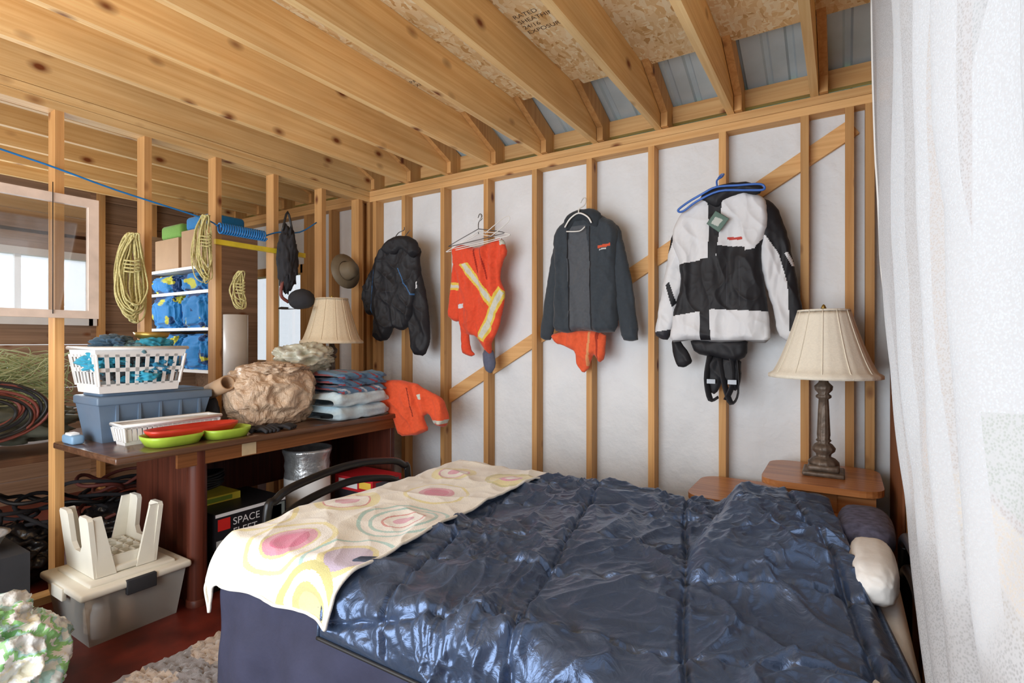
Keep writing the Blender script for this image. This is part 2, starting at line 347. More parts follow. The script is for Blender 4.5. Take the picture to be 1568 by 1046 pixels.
        return s.add(vs,fs,mat,True,cs)
    def done(s):
        me=bpy.data.meshes.new(s.n);me.from_pydata(s.v,[],s.f)
        for m in s.ms: me.materials.append(m)
        me.polygons.foreach_set('material_index',s.mi);me.polygons.foreach_set('use_smooth',s.sm)
        ca=me.color_attributes.new('Col','FLOAT_COLOR','CORNER')
        arr=np.ones((len(me.loops),4),np.float32);li=0
        for f,c in zip(s.f,s.c):
            n=len(f);arr[li:li+n,:3]=c;li+=n
        ca.data.foreach_set('color',arr.ravel())
        me.update();me.validate(clean_customdata=False)
        o=bpy.data.objects.new(s.n,me);scene.collection.objects.link(o)
        return o
def RotM(c,rz=0,rx=0,ry=0):
    return Matrix.Translation(Vector(c))@Matrix.Rotation(rz,4,'Z')@Matrix.Rotation(rx,4,'X')@Matrix.Rotation(ry,4,'Y')
# ------------------------------------------------------------ room shell
D=3.15;SX=[-.168-.406*i for i in range(9)]
SY=[1.06+.406*i for i in range(-6,5)]
WL=-5.7;YF=-1.5
b=B('floor');b.box(WL,.31,YF,3.26,-.06,0,floorm());b.done()
b=B('ceiling');b.box(WL,.31,YF,2.83,2.825,2.84,osbM)
def stamp(x,y,s,lines):
    for k,t in enumerate(lines): b.text(t,s,(x,y+k*s*1.15,2.8245),(1,0,0),(0,-1,0),inkM)
stamp(-1.30,2.10,.040,['RATED','SHEATHING','24/16','EXPOSURE 1']);stamp(-.86,2.10,.026,['PANEL GRADE','MILL 552','PS 2-10']);stamp(-2.15,2.3,.04,['SPAN 24','EXPOSURE 1'])
b.done()
b=B('ceiling_joists')
jx=[-.168+.045-.406*i for i in range(0,14)]+[.24]
for x in jx:
    b.prism([(YF,2.59),(3.2,2.59),(3.2,2.70),(2.98,2.824),(YF,2.824)],'x',x-.019,x+.019,pineY)
b.done()
b=B('roof_rafters')
f=lambda y,o:2.66+.4*(3.15-y)+o
for x in jx:
    x=x+.041
    b.prism([(2.3,f(2.3,0)+.02),(3.12,f(3.12,0)),(3.12,2.592),(3.2,2.592),(3.7,f(3.7,0)),(3.7,f(3.7,.13)),(2.3,f(2.3,.13))],'x',x-.019,x+.019,pineZ)
b.box(WL,.31,3.24,3.28,2.645,2.745,pineX)
b.box(WL,.31,2.55,2.64,2.98,3.02,pineX)
b.done()
b=B('roof')
pts=[];x=WL
while x<.45:
    pts+= [(x,0),(x+.09,0),(x+.10,.012),(x+.12,.012),(x+.13,0),(x+.2,0),(x+.21,.018),(x+.235,.018),(x+.245,0)];x+=.25
vs=[];fs=[]
for (x,h) in pts:
    for y in (2.2,3.9): vs.append((x,y,2.80+.4*(3.15-y)+h))
for i in range(len(pts)-1): fs.append((2*i,2*i+2,2*i+3,2*i+1))
b.add(vs,fs,metalM);b.box(WL,.45,3.86,3.88,2.3,2.52,tealM);b.done()
wx0,wx1,wz0,wz1=-5.32,-4.32,1.1,2.0
b=B('wall_back')
b.box(wx1,.31,3.24,3.26,0,2.58,wrapM);b.box(WL,wx0,3.24,3.26,0,2.58,wrapM);b.box(wx0,wx1,3.24,3.26,0,wz0,wrapM);b.box(wx0,wx1,3.24,3.26,wz1,2.58,wrapM)
for x in SX+[-3.34,-3.49,.03,.115,-3.9,-4.25,-5.38]:
    b.box(x-.019,x+.019,D,D+.088,.04,2.50,pineZ)
b.box(WL,.2,D,D+.088,0,.038,pineX);b.box(WL,.2,D,D+.088,2.50,2.543,pineX);b.box(WL,.2,D,D+.088,2.545,2.589,pineX)
p0=Vector((.05,0,2.42));p1=Vector((-2.75,0,.80));dr_=(p1-p0).normalized();nn=Vector((-dr_.z,0,dr_.x))*.045
q=[p0+nn,p1+nn,p1-nn,p0-nn]
vs=[(a.x,y,a.z) for y in (D+.062,D+.0875) for a in q]
b.add(vs,[(0,1,2,3),(7,6,5,4),(0,4,5,1),(1,5,6,2),(2,6,7,3),(3,7,4,0)],pineX)
b.done()
b=B('window_1')
for a in [(wx0-.05,wx0+.03,wz0-.05,wz1+.05),(wx1-.03,wx1+.05,wz0-.05,wz1+.05)]: b.box(a[0],a[1],D+.02,D+.12,a[2],a[3],pineZ)
b.box(wx0,wx1,D+.02,D+.12,wz0-.05,wz0+.03,pineX);b.box(wx0,wx1,D+.02,D+.12,wz1-.03,wz1+.05,pineX)
b.box((wx0+wx1)/2-.03,(wx0+wx1)/2+.03,D+.07,D+.1,wz0,wz1,whiteP);b.box(wx0+.03,wx1-.03,D+.088,D+.092,wz0,wz1,glassM)
b.done()
b=B('wall_partition')
for y in SY: b.box(-3.484,-3.396,y-.019,y+.019,.04,2.50,pineZ)
b.box(-3.484,-3.396,3.03,3.07,.04,2.5,pineZ)
b.box(-3.484,-3.396,YF,D,0,.038,pineY);b.box(-3.484,-3.396,YF,D-.001,2.50,2.543,pineY);b.box(-3.484,-3.396,YF,D-.001,2.545,2.589,pineY)
b.done()
b=B('wall_left')
a0,a1,c0,c1=1.0,2.0,1.5,2.05
k=0;z=0
while z<2.82:
    zz=min(z+.185,2.822)
    for (ya,yb) in ((YF,a0),(a1,3.24)): b.box(WL-.02,WL+(.003 if k%2 else 0),ya,yb,z,zz-.004,barnY)
    if zz<c0 or z>c1: b.box(WL-.02,WL+(.003 if k%2 else 0),a0,a1,z,zz-.004,barnY)
    z=zz;k+=1
b.box(WL-.02,WL,a0,a1,1.3,c0,barnY);b.box(WL-.02,WL,a0,a1,c1,2.25,barnY)
b.box(WL-.03,WL-.021,YF,a0,0,2.82,barnY);b.box(WL-.03,WL-.021,a1,3.24,0,2.82,barnY)
for k in range(11):
    y=YF+.2+.42*k
    if not(a0-.02<y<a1+.02): b.box(WL+.003,WL+.088,y-.019,y+.019,0,2.8,pineZ)
b.done()
b=B('window_2')
b.box(WL-.03,WL+.05,a0-.03,a0+.03,c0-.04,c1+.04,whiteP);b.box(WL-.03,WL+.05,a1-.03,a1+.03,c0-.04,c1+.04,whiteP)
b.box(WL-.03,WL+.05,a0,a1,c0-.04,c0+.02,whiteP);b.box(WL-.03,WL+.05,a0,a1,c1-.02,c1+.04,whiteP);b.box(WL-.01,WL+.03,1.48,1.52,c0,c1,whiteP);b.done()
b=B('wall_right')
y0,y1,z0,z1=.1,1.95,.95,2.35
b.box(.29,.31,YF,y0,0,2.82,brownZ);b.box(.29,.31,y1,3.24,0,2.82,brownZ);b.box(.29,.31,y0,y1,0,z0,brownZ);b.box(.29,.31,y0,y1,z1,2.82,brownZ)
for y in (-1.3,-.8,-.4,.06,2.0,2.05,2.45,2.85,3.11): b.box(.202,.289,y-.019,y+.019,.04,2.50,pineZ)
b.box(.202,.289,YF,3.13,0,.038,pineY);b.box(.202,.289,YF,3.13,2.5,2.588,pineY)
b.box(.202,.289,.08,1.98,z0-.04,z0,pineY);b.box(.202,.289,.08,1.98,z1,z1+.1,pineY)
b.box(.192,.20,2.47,3.09,.04,2.5,brownZ)
b.done()
b=B('wall_front')
b.box(WL,-3.3,YF-.02,YF,0,2.82,pineX);b.box(-.3,.31,YF-.02,YF,0,2.82,pineX);b.box(-3.3,-.3,YF-.02,YF,2.45,2.82,pineX);b.done()
# ------------------------------------------------------------ bed
b=B('rug')
RC=[L(150,140,130),L(178,158,140),L(130,122,120),L(168,146,108),L(125,128,130),L(186,172,158)]
def rc(u,v):
    x=u*9+.5*N(u*12,v*12);y=v*9+.5*N(u*12,v*12,4);return RC[int(abs(math.sin(math.floor(x)*12.9+math.floor(y)*78.2)*43758.5)*6)%6]
b.sheet(150,150,lambda u,v:(-2.36+1.76*u,-.3+1.68*v,.012+.018*random.random()),fleece,rc);b.done()
b=B('bed')
X0,X1,Y0,Y1=-1.93,.14,1.10,2.50
b.rbox(X0,X1,Y0,Y1,.30,.53,navyM,r=.05,seg=4)
b.rbox(X0+.01,X1,Y0+.01,Y1-.01,.12,.31,navyM,r=.02)
def skirt(u,v):
    Lx=Y1-Y0;Ly=X1-X0;t=u*(Lx+Ly);h=.46-.40*v;rip=.022*v*math.sin(t*17+2*N(t*3))+.03*v+.012*N(t*5,v*3)
    if t<Lx: return (X0-.016-rip,Y1-t,h)
    return (X0-.012+(t-Lx)-.02*v,Y0-.016-rip,h)
b.sheet(260,12,skirt,navyM)
for X in (-2.03,.172):
    for k,(z,yy) in enumerate(((.70,.0),(.62,.05))):
        if X>0: z+=.02
        b.tube([(X,1.32+yy,.05),(X,1.32+yy,z-.12),(X,1.36+yy,z-.05),(X,1.46+yy,z-.01),(X,1.75,z+.02),(X,2.02-yy,z-.01),(X,2.12-yy,z-.05),(X,2.16-yy,z-.12),(X,2.16-yy,.05)],.018,blackMet,seg=12,sub=6)
    b.tube([(X,1.32,.3),(X,2.16,.3)],.012,blackMet)
b.box(-2.03,.165,1.4,1.43,.09,.12,blackMet);b.box(-2.03,.165,2.07,2.1,.09,.12,blackMet)
for x in (-1.85,-.9,0.05):
    for y in (1.2,2.4): b.tube([(x,y,0.02),(x,y,.14)],.02,blackMet)
b.rbox(-.1,.15,1.19,2.4,.50,.585,sheetW,r=.03)
b.done()
def dr(e,r):
    if e<=0: return 0,0
    arc=r*pi/2
    if e<arc: a=e/r;return r*math.sin(a),r*(1-math.cos(a))
    return r+.06*(e-arc),r+(e-arc)
def drape(x,y,top,xa,xb,ya,yb,r=.07):
    px,py,z=x,y,top;sx=sy=0
    if x<xa: o,d=dr(xa-x,r);px=xa-o;z-=d;sx=-min(1,d/r)
    if x>xb: o,d=dr(x-xb,r);px=xb+o;z-=d;sx=min(1,d/r)
    if y<ya: o,d=dr(ya-y,r);py=ya-o;z-=d;sy=-min(1,d/r)
    if y>yb: o,d=dr(y-yb,r);py=yb+o;z-=d;sy=min(1,d/r)
    nv=Vector((sx,sy,max(0,1-abs(sx)-abs(sy))+.05)).normalized()
    return Vector((px,py,z)),nv
b=B('comforter')
def comf(u,v):
    y=.93+v*1.72
    xe=.128-.135*(y-1.39)
    x=-1.36+u*(xe+1.36)
    p,nv=drape(x,y,.585,-3,9,1.14,2.44)
    wx=x+.16*N(x*2.1,y*2.1,1);wy=y+.16*N(x*2.1,y*2.1,9)
    h=.026*fbm(x*1.9,y*1.9,4,2)
    h+=.010*fbm(wx*4+wy*3,wy*7-wx*2,2,2)
    h+=.018*ridged(wx*2.6+wy*2.0,wy*3.4-wx*1.6,5)**3
    h+=.019*ridged(wx*5.5-wy*2,wy*4.2+wx*2.5,7)**2.5
    m1=.5+.9*N(x*3,y*3,21);m1=max(.15,min(1.2,m1))
    h+=.016*m1*ridged(wx*10+wy*5,wy*7-wx*3,8)**2
    h+=.008*m1*ridged(wx*19-wy*6,wy*16,14)**2
    a=(x*.97+y*.24)+.02*N(x*2,y*2,6);c=(y*.97-x*.24)+.02*N(x*2,y*2,12)
    for q,pt,o in ((a,.40,c),(c,.32,a)):
        t=(q/pt)%1;dd=min(t,1-t)*pt
        h-=.018*math.exp(-(dd/.010)**2)
        h+=.015*math.exp(-(dd/.05)**2)*N(o*24+2*N(q*9,o*3),q*5,2)
    pb=ss(-.44,-.35,x+.05*N(y*3))*ss(1.45,1.8,y)*(1-ss(2.42,2.6,y))
    h+=.10*pb*(1-.5*ss(-.1,.1,x))
    e=min(u,1-u,v,1-v);h=h*ss(0,.03,e)+.010
    return p+nv*h
b.sheet(380,420,comf,satinM)
edge=[comf(u/60,0)+Vector((0,-.004,0)) for u in range(61)];b.tube(edge,.006,rubberK,seg=6,sub=2)
edge=[comf(0,u/60) for u in range(61)];b.tube(edge,.006,satinM,seg=6,sub=2)
edge=[comf(1,u/60) for u in range(61)];b.tube(edge,.008,satinM,seg=6,sub=2)
b.done()
b=B('throw_blanket')
cream=L(240,237,226);pink=L(226,160,182);hot=L(216,112,148);yel=L(234,224,164);teal=L(176,212,206);olive=L(208,202,140);lav=L(200,186,210);wht=L(246,244,238);red=L(218,146,136)
circ=[(-1.66,1.17,[(.16,yel),(.14,wht),(.10,yel),(.09,pink),(.065,hot)]),
(-1.46,1.53,[(.18,teal),(.165,wht),(.135,teal),(.12,wht),(.085,red),(.075,wht),(.04,pink)]),
(-1.83,1.57,[(.14,yel),(.10,red),(.092,wht),(.05,pink)]),
(-1.59,1.88,[(.15,yel),(.135,wht),(.08,pink),(.055,hot)]),
(-1.74,2.20,[(.12,yel),(.085,pink),(.075,wht),(.035,pink)]),
(-1.36,1.17,[(.155,teal),(.14,wht),(.10,yel),(.08,lav)]),
(-1.40,.95,[(.15,olive),(.12,wht),(.09,olive),(.06,yel)]),
(-1.42,2.26,[(.13,olive),(.11,yel),(.065,pink),(.045,wht)]),
(-1.98,1.25,[(.15,yel),(.13,wht),(.08,yel)]),(-2.05,1.85,[(.14,teal),(.12,wht),(.07,lav)])]
def bxy(u,v):
    y=.93+v*1.62
    xr=-1.30-.03*math.sin(y*4)
    return -2.06+u*(xr+2.06),y
def blan(u,v):
    x,y=bxy(u,v);p,nv=drape(x,y,.605,-1.90,9,1.13,2.46)
    h=.020*fbm(x*2.5,y*2.5,11,3)+.012*ridged(x*3+y*2,y*3-x,6)**2+.004*ridged(x*9,y*9,3)
    if u<.12 or v<.12: h+=.010*math.sin((x-y)*22)*max(0,1-min(u,v)/.12)
    p=p+nv*(h+.016*u)
    if y<1.1: p.z+=.03*ss(1.1,.93,y)*ss(-2.0,-1.3,x)
    return p
def bcol(u,v):
    x,y=bxy(u,v);x+=.010*N(x*9,y*9);y+=.010*N(x*9,y*9,5);c=cream
    for cx,cy,rs in circ:
        d=math.hypot(x-cx,y-cy)
        if d<rs[0][0]:
            for r,k in rs:
                if d<r: c=k
    return c
b.sheet(230,460,blan,fleece,bcol)
b.tube([blan(k/50,0) for k in range(51)],.006,fleece,seg=6,sub=2,col=cream);b.tube([blan(0,k/90) for k in range(91)],.006,fleece,seg=6,sub=2,col=cream);b.tube([blan(1,k/90) for k in range(91)],.006,fleece,seg=6,sub=2,col=cream)
b.done()
b=B('bed_pillow');b.blob((.07,2.27,.65),(.085,.20,.055),plain('navy_print',L(96,100,128),rough=.8,var=.4,sc=40),amp=.03,e=.7,sub=5,flatbot=False);b.done()
b=B('bed_pillow');b.blob((.075,1.87,.655),(.06,.18,.06),sheetW,amp=.03,e=.7,sub=5,flatbot=False);b.done()
# ------------------------------------------------------------ end table & lamp
b=B('end_table')
def tier(x0,x1,y0,y1,z,h,r):
    pts=[]
    for cx,cy,a0 in ((x1-r,y1-r,0),(x0+r,y1-r,90),(x0+r,y0+r,180),(x1-r,y0+r,270)):
        for k in range(7):
            a=math.radians(a0+k*15);pts.append((cx+r*math.cos(a),cy+r*math.sin(a)))
    b.prism(pts,'z',z-h,z,tableM)
tier(-.32,.15,2.62,3.1,.70,.028,.09);tier(-.66,.13,2.64,3.1,.57,.028,.10)
b.box(-.25,.12,2.68,3.08,.57,.672,tableM);b.box(-.56,.1,2.72,3.06,.46,.545,tableM)
b.box(-.24,-.02,2.672,2.68,.585,.66,tableM);b.tube([(-.13,2.665,.62),(-.13,2.65,.62)],.012,brassM)
for x in (-.58,.08):
    for y in (2.7,3.05): b.lathe([(.012,0),(.016,.02),(.026,.44),(.03,.46)],(x,y,0.0),tableM,seg=12)
b.done()
def lamp(name,c,H,rb,rt,sh,sm):
    b=B(name);x,y,z=c;hs=H-sh
    k=hs/.52
    b.rbox(x-.085,x+.085,y-.085,y+.085,z,z+.022,bronze,r=.008)
    b.rbox(x-.065,x+.065,y-.065,y+.065,z+.02,z+.05,bronze,r=.012)
    prof=[(.055,.05),(.06,.065),(.045,.085),(.028,.095),(.03,.11),(.043,.125),(.046,.14),(.034,.16),(.022,.17),(.03,.18),(.024,.19),(.026,.21),(.021,.36),(.019,.40),(.03,.41),(.03,.42),(.02,.43),(.034,.45),(.036,.47),(.02,.49),(.014,.52),(.014,.56)]
    b.lathe([(r,zz*k) for r,zz in prof],(x,y,z),bronze,seg=36,flute=.10,nfl=12)
    b.tube([(x,y,z+hs),(x,y,z+H+.01)],.005,bronze);b.lathe([(0,.0),(.012,.01),(.006,.025),(0,.03)],(x,y,z+H),brassM,seg=12)
    pr=[]
    for i in range(13):
        t=i/12;r=rb+(rt-rb)*(t**.72);pr.append((r,hs+sh*t))
    b.lathe([(rb*.985,hs-.004),(rb*1.01,hs-.003),(rb*1.01,hs+.012)]+pr[1:]+[(rt*1.02,hs+sh-.008),(rt*1.02,hs+sh+.003),(rt*.97,hs+sh+.003)],(x,y,z),sm,seg=72,flute=.02,nfl=24)
    for a in range(3):
        an=a*2*pi/3;b.tube([(x,y,z+H-.01),(x+rt*math.cos(an),y+rt*math.sin(an),z+H-.005)],.002,wireG,sub=1)
    for q in range(12):
        an=q*2*pi/12
        b.tube([(x+rr*1.014*math.cos(an),y+rr*1.014*math.sin(an),z+zz) for rr,zz in pr],.0022,sm,seg=5,sub=1)
    return b.done()
lamp('table_lamp',(-.075,2.87,.70),.765,.228,.105,.31,shadeM)
lamp('table_lamp',(-3.15,2.56,.81),.82,.215,.11,.32,shadeD)
# ------------------------------------------------------------ garments on back wall
def tr(u0,v0,sx,sz,O,A=(1,0,0),Nn=(0,-1,0)): return dict(u0=u0,v0=v0,sx=sx,sz=sz,O=O,A=A,N=Nn)
K=L(34,34,38);K2=L(50,50,56);W=L(222,223,226);G=L(58,65,72)
def hook(t):
    return lambda a,c,dep=0: Vector(t['O'])+Vector(t['A'])*((a-t['u0'])*t['sx'])+Vector((0,0,(t['v0']-c)*t['sz']))+Vector(t['N'])*dep
t=tr(1104,300,.00337,.00357,(-.555,3.07,2.116));b=B('winter_jacket')
slL=[(1052,316),(1036,328),(1022,350),(1014,390),(1004,440),(996,485),(992,512),(1003,520),(1016,521),(1026,492),(1036,452),(1052,410)]
slR=[(1156,310),(1174,316),(1188,336),(1200,378),(1208,420),(1215,465),(1223,500),(1214,515),(1198,524),(1184,514),(1176,470),(1164,430),(1150,390)]
b.soft([(1021,520),(1035,520),(1050,540),(1056,556),(1044,564),(1030,562),(1024,545)],t,.006,.022,nylon,K,seed=9,off=.01)
b.soft(slL,t,.0045,.035,nylon,W,[([(1036,318),(1026,330),(1012,366),(1008,394),(1020,376),(1032,346)],K),([(1014,432),(1020,428),(1032,462),(1024,468)],K),([(986,509),(1020,504),(1022,525),(986,525)],K2)],seed=2,wr=.011)
b.soft(slR,t,.0045,.035,nylon,K,[([(1148,366),(1168,368),(1186,396),(1198,440),(1202,530),(1180,530),(1176,480),(1160,444)],W),([(1194,396),(1198,394),(1208,414),(1204,416)],W)],seed=4,wr=.011)
tors=[(1062,306),(1078,299),(1136,298),(1158,306),(1170,320),(1174,350),(1160,392),(1166,440),(1172,480),(1176,526),(1130,522),(1096,526),(1060,520),(1020,525),(1026,480),(1040,430),(1036,398),(1024,362),(1030,334),(1044,316)]
b.soft(tors,t,.004,.05,nylon,W,[([(1010,406),(1060,400),(1088,396),(1150,388),(1180,380),(1180,480),(1092,474),(1020,484)],K),
 ([(1084,300),(1106,300),(1104,350),(1097,397),(1085,397),(1087,352)],K),([(1073,396),(1086,396),(1089,528),(1072,528)],K),
 ([(1098,397),(1099,378),(1140,384),(1139,396)],K),([(1114,367),(1136,369),(1136,373),(1114,371)],L(190,70,60)),
 ([(1154,386),(1176,360),(1176,430),(1160,440)],K),([(1018,521),(1180,521),(1180,528),(1018,528)],L(150,150,152)),([(1113,404),(1114.5,404),(1114.5,470),(1113,470)],K2),([(1132,404),(1133.5,404),(1133.5,470),(1132,470)],K2)],wr=.012,seed=1,off=.03)
b.soft([(1072,304),(1078,294),(1094,288),(1116,286),(1146,289),(1166,298),(1160,310),(1138,305),(1116,308),(1098,322),(1086,314)],t,.005,.028,nylon,K,seed=6,off=.07,wr=.006)
b.soft([(1085,346),(1099,328),(1119,342),(1104,361)],t,.004,.003,nylon,L(96,122,112),[([(1092,346),(1099,337),(1110,343),(1102,352)],L(190,196,190))],off=.115,wr=0,smoothit=0)
b.soft([(1052,518),(1142,518),(1140,545),(1122,556),(1098,548),(1060,542)],t,.007,.035,nylon,K,seed=8,off=.01)
P=hook(t)
for pts in ([(1085,545),(1080,580),(1086,612),(1098,608)],[(1100,548),(1108,590),(1118,616),(1128,600),(1126,550)],[(1118,545),(1122,580),(1110,612)]):
    b.tube([P(u,v,.03) for u,v in pts],.018,nylon,col=K,flat=.25)
b.soft([(1078,545),(1132,545),(1130,592),(1122,600),(1104,580),(1092,606),(1080,600)],t,.006,.02,nylon,K,seed=12,off=.0)
for u,v in ((1088,584),(1120,584)):
    q=P(u,v,.045);b.box(q.x-.022,q.x+.022,q.y-.006,q.y+.006,q.z-.012,q.z+.012,wireG)
b.tube([P(1042,322,.10),P(1040,318,.10),P(1056,309,.105),P(1078,300,.11),P(1100,293,.115),P(1132,295,.115),P(1160,297,.11),P(1168,301,.105),P(1166,306,.105),P(1140,303,.11),P(1104,300,.12),P(1070,310,.11),P(1050,321,.105)],.006,blueP,closed=True)
b.tube([P(1101,292,.11),P(1100,282,.10),P(1107,277,.09),P(1108,271,.06),P(1102,268,.02),P(1096,270,-.01)],.005,blueP)
b.done()
t=tr(890,330,.00449,.00412,(-1.390,3.07,2.114));b=B('softshell_jacket')
b.soft([(838,512),(862,506),(925,506),(922,548),(914,556),(906,540),(900,562),(890,572),(880,560),(878,538),(862,530),(846,526)],t,.006,.03,cloth,L(230,96,58),[([(900,508),(904,508),(900,560),(896,560)],L(220,150,100)),([(912,508),(915,508),(914,550),(911,550)],L(170,60,40))],seed=5,wr=.016)
b.soft([(854,342),(846,360),(838,400),(828,460),(821,516),(828,521),(840,520),(850,480),(860,430),(864,380)],t,.006,.03,cloth,G,seed=2,wr=.009)
b.soft([(932,342),(944,354),(952,390),(962,440),(971,520),(960,523),(947,520),(940,480),(928,430),(922,380)],t,.006,.03,cloth,G,seed=3,wr=.009)
b.soft([(870,333),(885,326),(903,326),(920,334),(938,346),(944,360),(940,410),(944,470),(942,508),(918,510),(905,507),(888,503),(872,510),(846,506),(846,470),(850,420),(846,360),(854,344)],t,.0045,.045,cloth,G,
 [([(876,348),(900,348),(906,400),(906,506),(874,506),(872,400)],L(84,88,94)),([(872,350),(874,350),(876,508),(874,508)],K),([(905,350),(907,350),(909,508),(907,508)],K),([(918,381),(936,379),(936,383),(918,385)],L(210,90,60)),([(920,386),(930,385),(930,387),(920,388)],L(200,200,200))],wr=.012,seed=7,off=.02)
b.soft([(866,338),(872,328),(888,323),(908,324),(924,334),(918,354),(906,350),(898,342),(884,342),(876,354),(866,350)],t,.005,.028,cloth,L(48,54,60),seed=6,off=.055,wr=.006)
P=hook(t)
b.tube([P(872,350,.1),P(880,338,.1),P(893,331,.1),P(906,338,.1),P(912,348,.1)],.005,wireM);b.tube([P(874,356,.095),P(894,358,.10),P(902,352,.095)],.004,wireM)
b.tube([P(893,331,.1),P(893,324,.09),P(899,318,.07),P(899,308,.05),P(892,304,.02),P(886,309,0)],.004,wireM)
b.done()
OR=L(226,80,50);SI=L(206,206,192);HY=L(226,196,84)
t=tr(735,375,.00560,.00463,(-2.170,3.07,2.005));b=B('hi_vis_coveralls')
b.soft([(735,536),(752,534),(756,560),(748,573),(738,566)],t,.008,.025,cloth,L(96,100,120),seed=3)
b.soft([(696,376),(688,400),(684,440),(679,482),(690,492),(702,490),(708,440),(710,400)],t,.005,.028,cloth,OR,[([(676,428),(710,432),(710,444),(676,440)],HY),([(676,432),(710,436),(710,440),(676,437)],SI)],seed=2,wr=.014)
b.soft([(692,376),(708,371),(730,380),(748,374),(764,368),(770,372),(775,392),(766,410),(764,432),(773,450),(768,478),(762,505),(752,522),(751,543),(742,537),(728,514),(712,512),(702,500),(700,470),(702,430),(694,400)],t,.004,.035,cloth,OR,
 [([(708,404),(721,402),(760,462),(751,471)],HY),([(711,404),(718,403),(758,463),(753,468)],SI),([(764,440),(774,452),(745,524),(732,518)],HY),([(766,445),(771,451),(743,519),(736,515)],SI),([(728,382),(730,382),(738,420),(736,420)],L(160,44,30)),([(738,382),(740,382),(750,430),(748,430)],L(160,44,30)),([(700,466),(712,464),(714,470),(702,472)],W),([(764,372),(778,370),(778,378),(766,380)],SI)],wr=.022,seed=5,off=.02)
b.soft([(700,492),(712,492),(716,535),(724,542),(716,547),(702,540)],t,.007,.025,cloth,OR,seed=8)
P=hook(t)
for dv,(a,c) in enumerate([(694,772),(700,780),(690,768)]):
    e=dv*4
    b.tube([P(735,352+e,.05),P(a,372+e,.07),P(a+6,374+e,.075),P(c-6,366+e,.07),P(c,362+e,.06),P(735,352+e,.05)],.003,wireM if dv else wireG,sub=3)
    b.tube([P(735,352+e,.05),P(734,342,.04),P(738,332+e*.5,.03),P(732,327,.01),P(728,332,0)],.003,wireM if dv==1 else wireG)
b.tube([P(745,360,.05),P(780,342,.09),P(784,350,.09),P(752,368,.06)],.003,wireM)
b.done()
t=tr(600,370,.0060,.00500,(-2.93,3.04,2.09));b=B('black_jacket');BL=L(56,96,140)
b.soft([(622,398),(636,410),(646,450),(652,490),(653,526),(644,546),(624,544),(620,500),(612,450)],t,.005,.035,nylon,K,[([(627,437),(630,433),(633,439),(636,432),(638,444),(627,446)],W)],seed=3,off=.02,wr=.014)
b.soft([(560,480),(546,482),(540,462),(536,446),(548,424),(562,396),(576,376),(600,364),(626,370),(640,386),(636,400),(640,420),(630,470),(626,498),(606,508),(592,500),(582,522),(566,524),(556,514)],t,.004,.055,nylon,K,
 [([(563.5,410),(565,410),(561,460),(559,500),(557.5,500),(560,450)],BL),([(608,412),(609.5,412),(630,452),(644,453),(644,454.5),(629,454)],BL),([(588,420),(589.5,420),(590,490),(588.5,490)],K2)],wr=.022,seed=6,off=.03)
b.soft([(578,380),(588,368),(604,362),(624,364),(640,374),(644,392),(632,400),(616,384),(600,392),(588,390)],t,.005,.035,nylon,K,seed=7,off=.075,wr=.014)
P=hook(t)
b.tube([P(580,380,.08),P(604,365,.09),P(630,376,.08)],.004,rubberK);b.tube([P(604,365,.09),P(604,356,.05),P(610,352,.03),P(606,346,0)],.0035,wireG);b.tube([P(615,367,.07),P(620,358,.05),P(616,352,0)],.0035,wireG)
b.done()
t=tr(630,620,.0060,.0046,(-2.58,2.80,.88),A=(.93,.37,0),Nn=(.37,-.93,0));b=B('orange_coveralls')
b.soft([(586,588),(608,583),(632,588),(650,600),(668,612),(675,640),(670,655),(656,653),(650,634),(642,640),(650,660),(640,667),(612,672),(604,640),(588,622)],t,.004,.035,cloth,L(232,92,54),[([(624,594),(625.5,594),(632,640),(630.5,640)],L(150,50,30)),([(652,644),(678,642),(676,648),(652,649)],SI),([(636,606),(640,604),(642,612),(638,613)],SI)],wr=.022,seed=4)
b.done()
